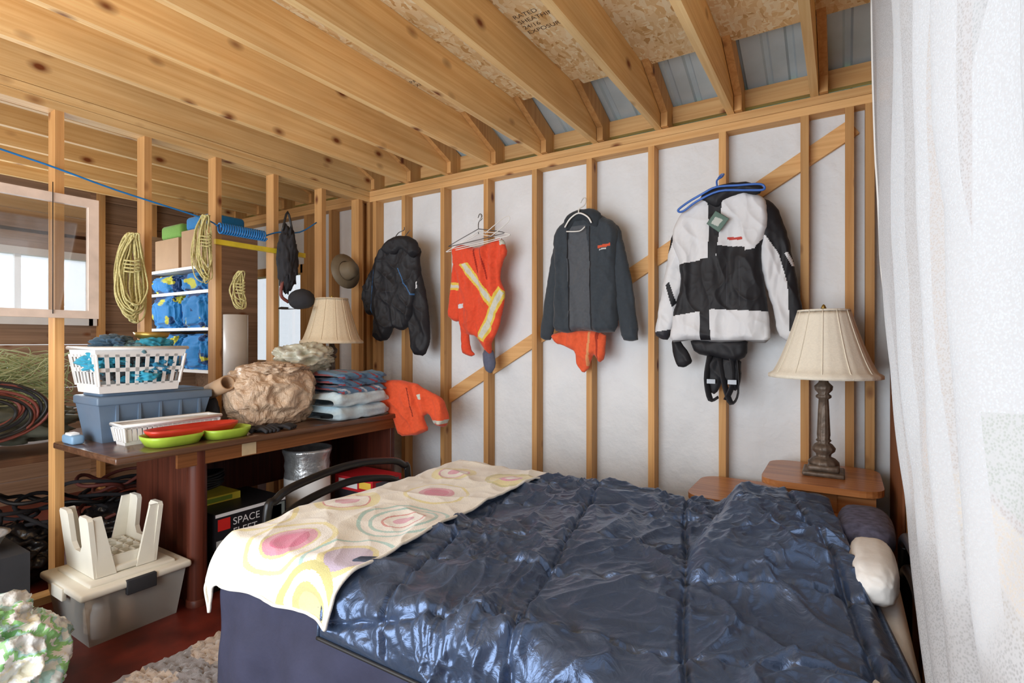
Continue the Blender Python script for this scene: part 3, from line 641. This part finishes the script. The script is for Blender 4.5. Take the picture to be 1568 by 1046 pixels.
# ------------------------------------------------------------ desk
dh=.81;b=B('desk')
b.rbox(-3.39,-2.68,1.03,2.86,dh-.032,dh,deskT,r=.008)
b.box(-2.735,-2.715,1.30,2.80,dh-.105,dh-.032,apronM)
b.rbox(-3.36,-2.76,1.39,1.43,.0,dh-.032,deskP,r=.006);b.lathe([(.045,0),(.045,dh-.034)],(-2.755,1.41,0),deskP,seg=20)
b.lathe([(.05,0),(.05,.03),(.045,.035)],(-2.755,1.41,0),deskP,seg=20)
b.rbox(-3.36,-2.72,2.72,2.76,.0,dh-.032,deskP,r=.006)
b.box(-3.37,-3.35,1.43,2.72,.35,dh-.032,deskP)
b.box(-2.714,-2.712,1.62,1.70,dh-.10,dh-.033,plain('tape',L(214,190,150)))
b.done()
def basket(name,x0,x1,y0,y1,z0,h,mat,fl=.03,rows=2,pitch=.035):
    b=B(name)
    def ring(t,o=0): return (x0-fl*t-o,x1+fl*t+o,y0-fl*t-o,y1+fl*t+o)
    def band(ta,tb,th=.004):
        A=ring(ta);C=ring(tb)
        def cor(R,z): return [(R[0],R[2],z),(R[1],R[2],z),(R[1],R[3],z),(R[0],R[3],z)]
        a=cor(A,z0+h*ta);c=cor(C,z0+h*tb);ai=cor((A[0]+th,A[1]-th,A[2]+th,A[3]-th),z0+h*ta);ci=cor((C[0]+th,C[1]-th,C[2]+th,C[3]-th),z0+h*tb)
        vs=a+c+ai+ci;fs=[]
        for i in range(4):
            j=(i+1)%4;fs+=[(i,j,4+j,4+i),(8+j,8+i,12+i,12+j),(4+i,4+j,12+j,12+i),(j,i,8+i,8+j)]
        b.add(vs,fs,mat)
    band(0,.20);band(.80,1)
    if rows==2: band(.47,.56)
    b.box(x0,x1,y0,y1,z0,z0+.005,mat)
    for s0,s1,fix in ((x0,x1,'y0'),(x0,x1,'y1'),(y0,y1,'x0'),(y0,y1,'x1')):
        n=max(2,int((s1-s0)/pitch))
        for k in range(n+1):
            q=k/n
            def pt(t,qq):
                R=ring(t)
                if fix[0]=='y': return (R[0]+(R[1]-R[0])*qq,R[2] if fix=='y0' else R[3],z0+h*t)
                return (R[0] if fix=='x0' else R[1],R[2]+(R[3]-R[2])*qq,z0+h*t)
            wq=.008/(s1-s0)
            a=[pt(.16,q-wq),pt(.16,q+wq),pt(.86,q+wq),pt(.86,q-wq)]
            d=Vector((0,.004,0)) if fix[0]=='y' else Vector((.004,0,0))
            if fix[1]=='1': d=-d
            vs=[Vector(p) for p in a]+[Vector(p)+d for p in a]
            b.add(vs,[(0,1,2,3),(7,6,5,4),(0,4,5,1),(1,5,6,2),(2,6,7,3),(3,7,4,0)],mat)
    R=ring(1,.004)
    b.tube([(R[0],R[2],z0+h),(R[1],R[2],z0+h),(R[1],R[3],z0+h),(R[0],R[3],z0+h)],.009,mat,closed=True,sub=1)
    return b
b=B('storage_tub')
b.add([(-3.36,1.15,dh),(-3.14,1.15,dh),(-3.14,1.62,dh),(-3.36,1.62,dh),(-3.385,1.12,dh+.2),(-3.10,1.12,dh+.2),(-3.10,1.66,dh+.2),(-3.385,1.66,dh+.2)],[(0,3,2,1),(0,1,5,4),(1,2,6,5),(2,3,7,6),(3,0,4,7)],tubBlue)
b.rbox(-3.388,-3.09,1.11,1.67,dh+.19,dh+.235,tubBlue,r=.01);b.rbox(-3.35,-3.12,1.14,1.64,dh+.23,dh+.25,tubBlue,r=.01)
for y in (1.2,1.3,1.4,1.5,1.6): b.box(-3.135,-3.10,y-.006,y+.006,dh+.02,dh+.19,tubBlue)
b.done()
b=basket('laundry_basket',-3.345,-3.09,1.12,1.48,dh+.252,.225,whiteP,fl=.03,rows=2,pitch=.036)
cc=[L(60,160,188),L(70,96,116),L(84,86,90),L(50,130,168),L(100,140,150)]
for k in range(12):
    b.blob((-3.27+.12*random.random(),1.18+.24*random.random(),dh+.34+.013*k),(.080,.10,.05),cloth,amp=.6,fr=2.2,sub=5,seed=k,col=cc[k%5],flatbot=False,ridge=True)
b.lathe([(0,.0),(.05,.003),(.075,.02),(.085,.045),(.08,.045),(.07,.022),(0,.008)],(-3.2,1.40,dh+.515),brassM,seg=28)
b.done()
b=basket('wire_tray',-3.06,-2.965,1.18,1.62,dh,.10,whiteP,fl=.015,rows=1,pitch=.022);b.done()
b=B('snack_tray')
def tray(c,rx,ry,m1):
    M=RotM(c);pr=[(0,.006),(.8,.006),(.92,.03),(1.0,.05),(1.03,.05),(1.0,.035),(.85,-.0),(0,-.0)]
    vs=[];seg=36
    for r,z in pr:
        for k in range(seg):
            a=2*pi*k/seg;ca,sa=math.cos(a),math.sin(a);vs.append((rx*r*math.copysign(abs(ca)**.7,ca),ry*r*math.copysign(abs(sa)**.7,sa),z))
    fs=[(i*seg+k,i*seg+(k+1)%seg,(i+1)*seg+(k+1)%seg,(i+1)*seg+k) for i in range(len(pr)-1) for k in range(seg)]
    b.add(vs,fs,m1,True,None,M)
tray((-2.83,1.33,dh+.002),.105,.13,greenP);tray((-2.81,1.58,dh+.002),.105,.12,greenP);tray((-2.865,1.45,dh+.024),.085,.22,redP)
b.done()
b=B('baby_wipes_case');b.rbox(-3.33,-3.2,1.045,1.10,dh,dh+.045,paleblue,r=.012);b.rbox(-3.30,-3.23,1.05,1.09,dh+.04,dh+.055,whiteP,r=.005);b.done()
b=B('cardboard_tube');M=RotM((-3.12,1.72,dh+.24),rx=0,ry=pi/2*.8);b.lathe([(.04,-.1),(.045,-.1),(.045,.1),(.04,.1),(.036,.1),(.036,-.1),(.04,-.1)],(0,0,0),card,seg=24,M=M);b.blob((-3.22,1.73,dh+.085),(.06,.04,.10),dark,amp=.1,seed=3);b.done()
b=B('bag_of_cloth');b.blob((-3.06,2.01,dh+.17),(.22,.25,.205),brownBag,amp=.16,fr=2.0,sub=6,e=.78,seed=4,ridge=True)
b.blob((-3.02,2.03,dh+.34),(.15,.18,.045),brownBag,amp=.4,fr=2.0,sub=5,seed=9,ridge=True,flatbot=False)
b.done()
b=B('clear_plastic_bag');b.blob((-3.08,2.28,dh+.40),(.13,.18,.085),clearBag,amp=.6,fr=1.8,sub=5,seed=2,ridge=True,flatbot=False);b.done()
b=B('folded_blankets')
def foldstack(x0,x1,y0,y1,z,n,h,cols,sd):
    # each layer is a folded blanket: rounded nose facing +x, soft sagging top
    for k in range(n):
        zz=z+k*h;dx=.014*N(k*1.7,sd);dy=.014*N(k*2.3,sd+4);col=cols[k%len(cols)]
        def fn(u,v,zz=zz,dx=dx,dy=dy):
            y=y0+(y1-y0)*v+dy;a=u*2*pi
            W=(x1-x0)/2;ca=math.cos(a);sa=math.sin(a)
            px=math.copysign(abs(ca)**.32,ca)*W;pz=math.copysign(abs(sa)**.6,sa)*h*.54
            e=ss(0,.12,v)*ss(0,.12,1-v);pz*=.45+.55*e;px*=.92+.08*e
            pz+=.018*fbm(px*6+k,y*6,sd+k,3)*e-.010*(1-e)
            return ((x0+x1)/2+px+dx+.012*N(y*9,pz*30,sd+k),y+.012*N(px*9,k,sd),zz+h/2+pz)
        def cf(u,v,col=col):
            if isinstance(col,tuple) and isinstance(col[0],tuple):
                q=int((v*18+1.2*math.sin(u*12))%6);return col[1] if q==0 else (col[2] if q==2 else col[0])
            return col
        b.sheet(90,60,fn,cloth,cf)
foldstack(-3.05,-2.70,2.22,2.70,dh,2,.085,[L(190,212,222),L(200,220,228)],1)
foldstack(-3.03,-2.71,2.26,2.68,dh+.172,3,.045,[(L(96,136,170),L(170,74,82),L(200,208,214)),(L(84,124,158),L(150,60,70),L(60,92,126)),(L(92,132,164),L(150,70,80),L(70,104,140))],7)
b.done()
b=B('work_gloves')
for k in range(2):
    M=RotM((-2.80,1.78+.09*k,dh+.015),rz=.5*k);b.blob((0,0,0),(.05,.045,.018),dark,amp=.3,M=M,flatbot=False)
    for q in range(4): b.tube([(.03,-.03+.02*q,0),(.07,-.035+.022*q,.01),(.11,-.03+.024*q,-.005)],.010,dark,M=M)
    b.tube([(0,-.03,0),(.02,-.07,.005),(.05,-.085,0)],.011,dark,M=M)
b.done()
# ------------------------------------------------------------ floor items
b=B('storage_tote');z1=.225
x0,x1,y0,y1=-3.14,-2.72,.93,1.34;f=.03
b.add([(x0+f,y0+f,0),(x1-f,y0+f,0),(x1-f,y1-f,0),(x0+f,y1-f,0),(x0,y0,z1),(x1,y0,z1),(x1,y1,z1),(x0,y1,z1)],[(0,3,2,1),(0,1,5,4),(1,2,6,5),(2,3,7,6),(3,0,4,7)],clearP)
b.rbox(x0-.02,x1+.02,y0-.02,y1+.02,z1-.005,z1+.028,beigeP,r=.012);b.rbox(x0+.03,x1-.03,y0+.03,y1-.03,z1+.02,z1+.042,beigeP,r=.01)
b.rbox(x1+.005,x1+.028,1.08,1.20,z1-.035,z1+.03,dark,r=.004);b.rbox(x0+.15,x1-.15,y0-.028,y0-.01,z1-.035,z1+.02,beigeP,r=.004)
for k in range(12):
    xx=x0+.08+.085*(k%4)+.01*random.random();yy=y0+.09+.10*(k//4)
    b.lathe([(0,0),(.035,0),(.037,.10),(.03,.125),(.03,.14),(0,.14)],(xx,yy,.01),[card,dark,brownBag,whiteP,card][k%5],seg=14)
b.done()
b=B('step_stool');zt=z1+.044;cx,cy=-2.95,1.12
b.rbox(cx-.15,cx+.15,cy-.115,cy+.115,zt,zt+.03,beigeP,r=.01)
for k in range(5): b.box(cx-.13,cx+.13,cy-.09+.045*k-.004,cy-.09+.045*k+.004,zt+.02,zt+.075,beigeP);b.box(cx-.13+.065*k-.004,cx-.13+.065*k+.004,cy-.1,cy+.1,zt+.02,zt+.075,beigeP)
for sy in (-1,1):
    y=cy+sy*.115
    pr=[(-.15,0),(.15,0),(.158,.26),(.145,.275),(.075,.275),(.06,.26),(.055,.13),(.03,.10),(-.03,.10),(-.055,.13),(-.06,.26),(-.075,.275),(-.145,.275),(-.158,.26)]
    sh=sy*.03
    n=len(pr);vs=[(cx+p[0],y+sh*p[1]/.3+o,zt+p[1]) for o in (-.010,.010) for p in pr]
    b.add(vs,[tuple(range(n)),tuple(range(2*n-1,n-1,-1))]+[(i,(i+1)%n,n+(i+1)%n,n+i) for i in range(n)],beigeP)
    for sx in (-1,1):
        w0=.152
        vs=[(cx+sx*w0,y+sh*q/.3-sy*dd,zt+q) for q,dd in ((0,0),(.27,0),(.27,.045),(.0,.075))]
        vs+=[(cx+sx*(w0-.014),p[1],p[2]) for p in vs]
        b.add(vs,[(0,1,2,3),(7,6,5,4),(0,4,5,1),(1,5,6,2),(2,6,7,3)],beigeP)
b.done()
b=B('plastic_shopping_bags')
TC=[L(236,240,240),L(226,234,232),L(180,222,218),L(150,212,140),L(240,242,242),L(236,234,214),L(230,236,236)]
toyM=attr_mat('thin_plastic_film',rough=.25,sc=12,bump=.9,coat=.8,sheen=0,dist=.03)
cfn=lambda p:TC[int((fbm(p.x*8,p.y*8,p.z*8,3)+.6)*6)%7]
b.blob((-2.56,.64,.14),(.19,.17,.165),toyM,amp=.35,fr=1.5,sub=6,seed=5,ridge=True,colf=cfn)
b.blob((-2.62,.60,.29),(.13,.12,.09),toyM,amp=.5,fr=1.5,sub=5,seed=8,ridge=True,colf=cfn,flatbot=False)
b.done()
b=B('foil_roasting_pan');b.lathe([(0,0),(.09,0),(.13,.07),(.14,.075),(.12,.07),(.085,.01),(0,.01)],(-3.12,.66,.42),foilM,seg=24)
b.box(-3.3,-2.95,.5,.82,0,.42,dark);b.done()
def pbox(b,x0,x1,y0,y1,z0,z1,col,decor):
    b.box(x0,x1,y0,y1,z0,z1,printed,col=col)
    for (f,a0,a1,c0,c1,cl) in decor:
        if f=='x': b.box(x1,x1+.001,y0+(y1-y0)*a0,y0+(y1-y0)*a1,z0+(z1-z0)*c0,z0+(z1-z0)*c1,printed,col=cl)
        else: b.box(x0+(x1-x0)*a0,x0+(x1-x0)*a1,y0-.001,y0,z0+(z1-z0)*c0,z0+(z1-z0)*c1,printed,col=cl)
b=B('toy_set_boxes')
pbox(b,-3.15,-2.80,1.50,1.92,0,.11,K,[('x',.1,.9,.1,.5,L(90,100,60))])
pbox(b,-3.12,-2.79,1.50,1.90,.111,.235,K,[('x',.04,.98,.05,.42,L(96,106,98)),('x',.3,.6,.1,.36,L(150,160,130)),('x',.6,.95,.12,.3,L(70,90,60)),('x',.05,.98,.44,.47,W)])
pbox(b,-3.13,-2.74,1.49,1.90,.236,.425,K,[('x',.01,.99,.90,.99,W),('x',.02,.98,.02,.26,L(176,180,180)),('x',.2,.5,.05,.22,L(90,104,96)),('x',.04,.20,.52,.84,L(205,44,40)),('x',.72,.98,.28,.86,L(120,130,128)),('x',.77,.93,.34,.8,L(78,110,84)),('y',.05,.95,.1,.9,K2)])
b.text('SPACE',.054,(-2.7385,1.585,.348),(0,1,0),(0,0,1),printed,W);b.text('FLEET',.054,(-2.7385,1.585,.293),(0,1,0),(0,0,1),printed,W)
pbox(b,-3.13,-2.93,1.5,1.74,.426,.465,L(206,196,70),[('x',.1,.8,.2,.8,L(120,150,60))])
b.done()
b=B('foil_covered_bin')
pr=[(0,0),(.135,0)]+[(.135+.004*(i%2),.02+.03*i) for i in range(20)]+[(.15,.62),(.15,.64),(.138,.64),(.13,.6),(0,.6)]
b.lathe(pr,(-2.92,2.18,0),foilM,seg=40);b.lathe([(.1405,.28),(.1405,.46)],(-2.92,2.18,0),whiteP,seg=40);b.done()
b=B('toy_box');b.box(-2.95,-2.55,2.42,2.68,0,.33,printed,col=K2)
pbox(b,-2.92,-2.56,2.4,2.66,.331,.42,L(190,40,50),[('x',.1,.9,.2,.8,L(90,90,100)),('y',.1,.6,.2,.8,W),('y',.65,.95,.3,.8,L(240,200,80))]);b.done()
b=B('power_cable_coil')
for k in range(7):
    r=.10+.02*random.random()
    b.tube([(-3.18+r*math.cos(a)*.9,1.66+r*math.sin(a),.475+.012*k+.006*math.sin(a*2+k)) for a in [2*pi*q/16 for q in range(16)]],.008,rubberK,closed=True,sub=3)
b.done()
b=B('hose_pile');rnd=random.Random(21)
for k in range(16):
    r=.12+.09*rnd.random();cx=-3.82-.12*rnd.random();cy=.75+.9*rnd.random();cz=.26+.20*rnd.random();ti=rnd.random()*.7;az=rnd.random()*6
    M=RotM((cx,cy,cz),rz=az,rx=ti)
    b.tube([(r*math.cos(2*pi*q/14),r*math.sin(2*pi*q/14),.02*math.sin(q)) for q in range(14)],.011,[rubberK,dark,rubberR,dark][k%4],closed=True,sub=2,M=M,seg=6)
for (x,y,s) in ((-3.85,1.0,.20),(-3.8,1.5,.22)): b.blob((x,y,s*.75),(s,s,s*.85),plain('black_bag',L(34,34,36),rough=.3,coat=.4,bump=.5,dist=.02),amp=.3,seed=x,ridge=True,sub=5)
b.done()
# ------------------------------------------------------------ partition items
b=B('window_sash')
xs=-3.375;ya,yb,za,zb=.40,1.215,1.44,2.07
fr_=plain('sash_paint',L(226,206,190),rough=.5,bump=0)
b.box(xs-.015,xs+.015,ya,ya+.045,za,zb,fr_);b.box(xs-.015,xs+.015,yb-.045,yb,za,zb,fr_);b.box(xs-.015,xs+.015,ya+.045,yb-.045,za,za+.04,fr_);b.box(xs-.015,xs+.015,ya+.045,yb-.045,zb-.045,zb,fr_)
b.box(xs-.003,xs,ya+.045,yb-.045,za+.04,zb-.045,glass('sash_glass',fac=.72))
b.tube([(xs+.02,1.02,2.12),(xs+.02,1.02,za+.02)],.002,rubberK,sub=1)
b.done()
def coil(name,c,w,h,n,mat,r=.006,seed=0):
    b=B(name);rnd=random.Random(seed);pts=[]
    for k in range(n):
        ww=w*(.25+.75*rnd.random());hh=h*(.75+.25*rnd.random());dy=w*.6*(rnd.random()-.5);dx=.035*rnd.random()
        for a in range(12):
            t=2*pi*a/12;pts.append((c[0]+dx+.02*math.cos(t*2),c[1]+dy+ww*math.sin(t)*(.45+.55*(1-math.cos(t))/2)+.018*(rnd.random()-.5),c[2]-hh/2+hh/2*math.cos(t)))
    b.tube(pts,r,mat,seg=6,sub=3)
    b.tube([(c[0]+.035+.03*math.cos(2*pi*a/20*4),c[1]+w*.45*math.sin(2*pi*a/20*4),c[2]-h*.28-.012*a/3) for a in range(21)],r,mat,seg=6,sub=4)
    return b.done()
coil('rope_coil',(-3.37,1.36,1.92),.085,.50,22,ropeY,r=.0045,seed=1)
coil('rope_coil',(-3.37,1.76,2.10),.06,.42,14,ropeY,r=.004,seed=2)
coil('rope_coil',(-3.37,1.98,1.78),.06,.25,9,ropeY,r=.0035,seed=3)
b=B('air_hose')
b.tube([(-3.375,-.3,2.36),(-3.375,.83,2.23),(-3.375,1.3,2.15),(-3.375,1.75,2.09),(-3.36,1.85,2.05)],.005,airB,sub=4)
b.tube([(-3.352+.026*math.cos(a*.9),1.85+.00227*a,2.04+.032*math.sin(a*.9)) for a in range(140)],.0055,airB,seg=6,sub=2)
b.tube([(-3.355,2.16,2.04),(-3.37,2.28,2.09),(-3.37,2.45,2.12),(-3.375,2.60,2.22)],.005,airB);b.done()
b=B('spirit_level');b.box(-3.395,-3.37,1.84,2.50,1.94,1.972,yellowM);b.done()
b=B('tool_bag');b.blob((-3.34,2.33,1.90),(.045,.07,.22),dark,amp=.4,seed=3,flatbot=False,ridge=True);b.tube([(-3.34,2.29,2.1),(-3.34,2.33,2.24),(-3.34,2.37,2.1)],.008,rubberK);b.tube([(-3.33,2.30,1.8),(-3.33,2.27,1.65),(-3.33,2.33,1.6)],.012,rubberR);b.done()
b=B('baseball_cap')
M=RotM((-3.28,2.40,1.62),rz=.3,rx=.25);b.blob((0,0,0),(.09,.09,.075),dark,amp=.04,M=M)
b.add([(.14*math.cos(a)*k*1.0,-.05-.12*math.sin(a)*k if k else -.05,-.05+.01*k) for k in (0.5,1) for a in [pi*q/10 for q in range(11)]],[(i,i+1,12+i,11+i) for i in range(10)],dark,True,None,M);b.done()
b=B('straw_hat');M=RotM((-3.35,2.86,1.88),ry=1.4);b.lathe([(0,.09),(.06,.085),(.075,.0),(.14,-.01),(.142,-.005),(.08,.01)],(0,0,0),plain('straw',L(120,106,84)),seg=28,M=M);b.done()
b=B('garden_hose_coil')
for k in range(10):
    r=.10+.010*k;b.tube([(-3.54-.008*(k%4)+.008*math.sin(q*1.3+k),.78+r*1.5*math.cos(2*pi*q/18),.96+r*.8*math.sin(2*pi*q/18)+.02*math.sin(k)) for q in range(18)],.008,[rubberK,rubberR,rubberR,dark][k%4],closed=True,sub=2)
b.done()
# ------------------------------------------------------------ neighbouring bay
b=B('workbench');b.box(-4.5,-3.60,.2,2.0,.68,.72,deskT);b.box(-4.15,-3.75,2.0,2.9,.86,.9,deskT)
for x in (-4.1,-3.8):
    for y in (.3,1.9,2.8): b.box(x-.03,x+.03,y-.03,y+.03,0,.86 if y>2 else .68,pineZ)
b.done()
b=B('shelf_unit')
for x in (-5.2,-4.22): b.box(x-.012,x+.012,2.25,2.65,0,2.25,barnY)
for z in (.3,.7,1.08,1.42,1.72,1.92): b.box(-5.2,-4.22,2.25,2.65,z-.012,z+.012,whiteP)
b.box(-5.2,-4.22,2.64,2.65,.3,2.25,barnY)
b.done()
b=B('bedding_bundles');blu=L(36,128,196);ye=L(196,196,70);DB=L(24,66,120)
for z in (1.1,1.44,1.735):
    hh=.155 if z<1.7 else .085
    for k in range(2):
        x=-4.96+.48*k
        b.blob((x,2.42,z+hh*.82),(.235,.17,hh),cloth,amp=.12,e=.5,sub=6,seed=k+z,flatbot=False,colf=lambda p:(ye if N(p.x*9,p.z*12,p.y*6)>.26 else (DB if N(p.x*7+5,p.z*9,2)>.22 else blu)))
b.done()
b=B('cardboard_boxes');b.box(-5.15,-4.75,2.28,2.62,1.935,2.2,card);b.box(-4.7,-4.26,2.28,2.62,1.935,2.24,card);b.rbox(-4.68,-4.3,2.3,2.6,2.245,2.36,cloth,r=.03,col=blu);b.rbox(-5.1,-4.75,2.3,2.6,2.205,2.33,cloth,r=.03,col=L(120,170,80));b.done()
b=B('paper_roll');b.lathe([(.0,0),(.085,0),(.085,.62),(.03,.62),(.03,.6),(0,.6)],(-3.9,2.28,.902),whiteP,seg=28);b.done()
b=B('netting_pile')
rnd=random.Random(4);pts=[]
for k in range(420): pts.append((-3.72-.22*rnd.random(),.45+.80*rnd.random(),.98+.30*rnd.random()**1.5))
b.tube(pts,.0025,plain('net_green',L(196,206,160)),seg=4,sub=4);b.blob((-3.98,.85,.88),(.22,.45,.16),plain('grey_tarp',L(120,125,110)),amp=.4,seed=6,sub=5);b.done()
b=B('tree_outside')
lf=attr_mat('leaves',rough=.7)
for k in range(5): b.blob((-6.4+.8*k,6.2+.3*(k%2),.9+.25*(k%3)),(.7,.6,.9),lf,amp=.6,fr=4,sub=4,seed=k,col=L(110,150,70))
b.tube([(-5,6.2,0),(-5,6.2,1)],.08,brownZ);b.done()
b=B('ground');b.box(-14,8,3.3,16,-.4,-.3,plain('grass',L(110,140,70)));b.box(-14,WL-.05,-8,3.3,-.4,-.3,plain('grass2',L(110,140,70)));b.done()
# ------------------------------------------------------------ curtain
b=B('sheer_curtain')
ed=[(2.56,.085,2.28),(1.586,.10,2.13),(1.10,.125,1.84),(.79,.14,1.58),(.61,.145,1.36),(.03,.145,1.15)]
def edge_at(h):
    for (h0,x0,y0),(h1,x1,y1) in zip(ed,ed[1:]):
        if h>=h1:
            t=(h0-h)/(h0-h1);return x0+(x1-x0)*t,y0+(y1-y0)*t
    return ed[-1][1:]
def cur(u,v):
    h=2.56-2.53*v;x,y=edge_at(h)
    yy=y+(.15-y)*u;xx=x+(.165-x)*min(1,u*1.3)
    f=.024*math.sin(u*40+2.5*N(u*4,v*1.2)+v*1.6)*(1-.25*v)+.016*N(u*14,v*3,2)+.009*ridged(u*9+v*3,v*5,4)
    return (xx+f*min(1,.35+u*3),yy,h)
b.sheet(300,110,cur,curtM)
b.tube([cur(0,k/40) for k in range(41)],.004,whiteP,seg=6,sub=1)
b.tube([(.12,2.29,2.565),(.14,.1,2.565)],.008,whiteP);b.done()
# ------------------------------------------------------------ lights
def area(n,loc,rot,sx,sy,p,col=(1,1,1)):
    l=bpy.data.lights.new(n,'AREA');l.shape='RECTANGLE';l.size=sx;l.size_y=sy;l.energy=p;l.color=col
    o=bpy.data.objects.new(n,l);o.location=loc;o.rotation_euler=rot;scene.collection.objects.link(o);return o
area('daylight_front_opening',(-1.8,YF+.05,1.25),(math.radians(100),0,0),2.9,2.0,118,(.90,.955,1))
area('daylight_right_window',(1.1,1.0,1.65),(0,math.radians(90),0),1.35,1.75,30,(.90,.96,1))
area('daylight_left_window',(WL+.1,1.2,1.75),(0,math.radians(-90),0),.5,1.6,28,(.90,.96,1))
area('fill_bay_front',(-4.6,YF+.05,1.5),(math.radians(95),0,0),1.8,1.6,34,(.92,.97,1))  # added fill lamp to brighten the bay; the front wall is solid here
w=bpy.data.worlds.new('sky');scene.world=w;w.use_nodes=True
w.node_tree.nodes['Background'].inputs[0].default_value=(.84,.92,1,1);w.node_tree.nodes['Background'].inputs[1].default_value=1.4
# ------------------------------------------------------------ camera
cd=bpy.data.cameras.new('camera');cam=bpy.data.objects.new('camera',cd);scene.collection.objects.link(cam)
cd.sensor_width=36;cd.lens=18.55;cd.clip_start=.02
cam.location=(0,0,1.32);cam.rotation_euler=(math.radians(90),0,math.radians(32.06))
scene.camera=cam
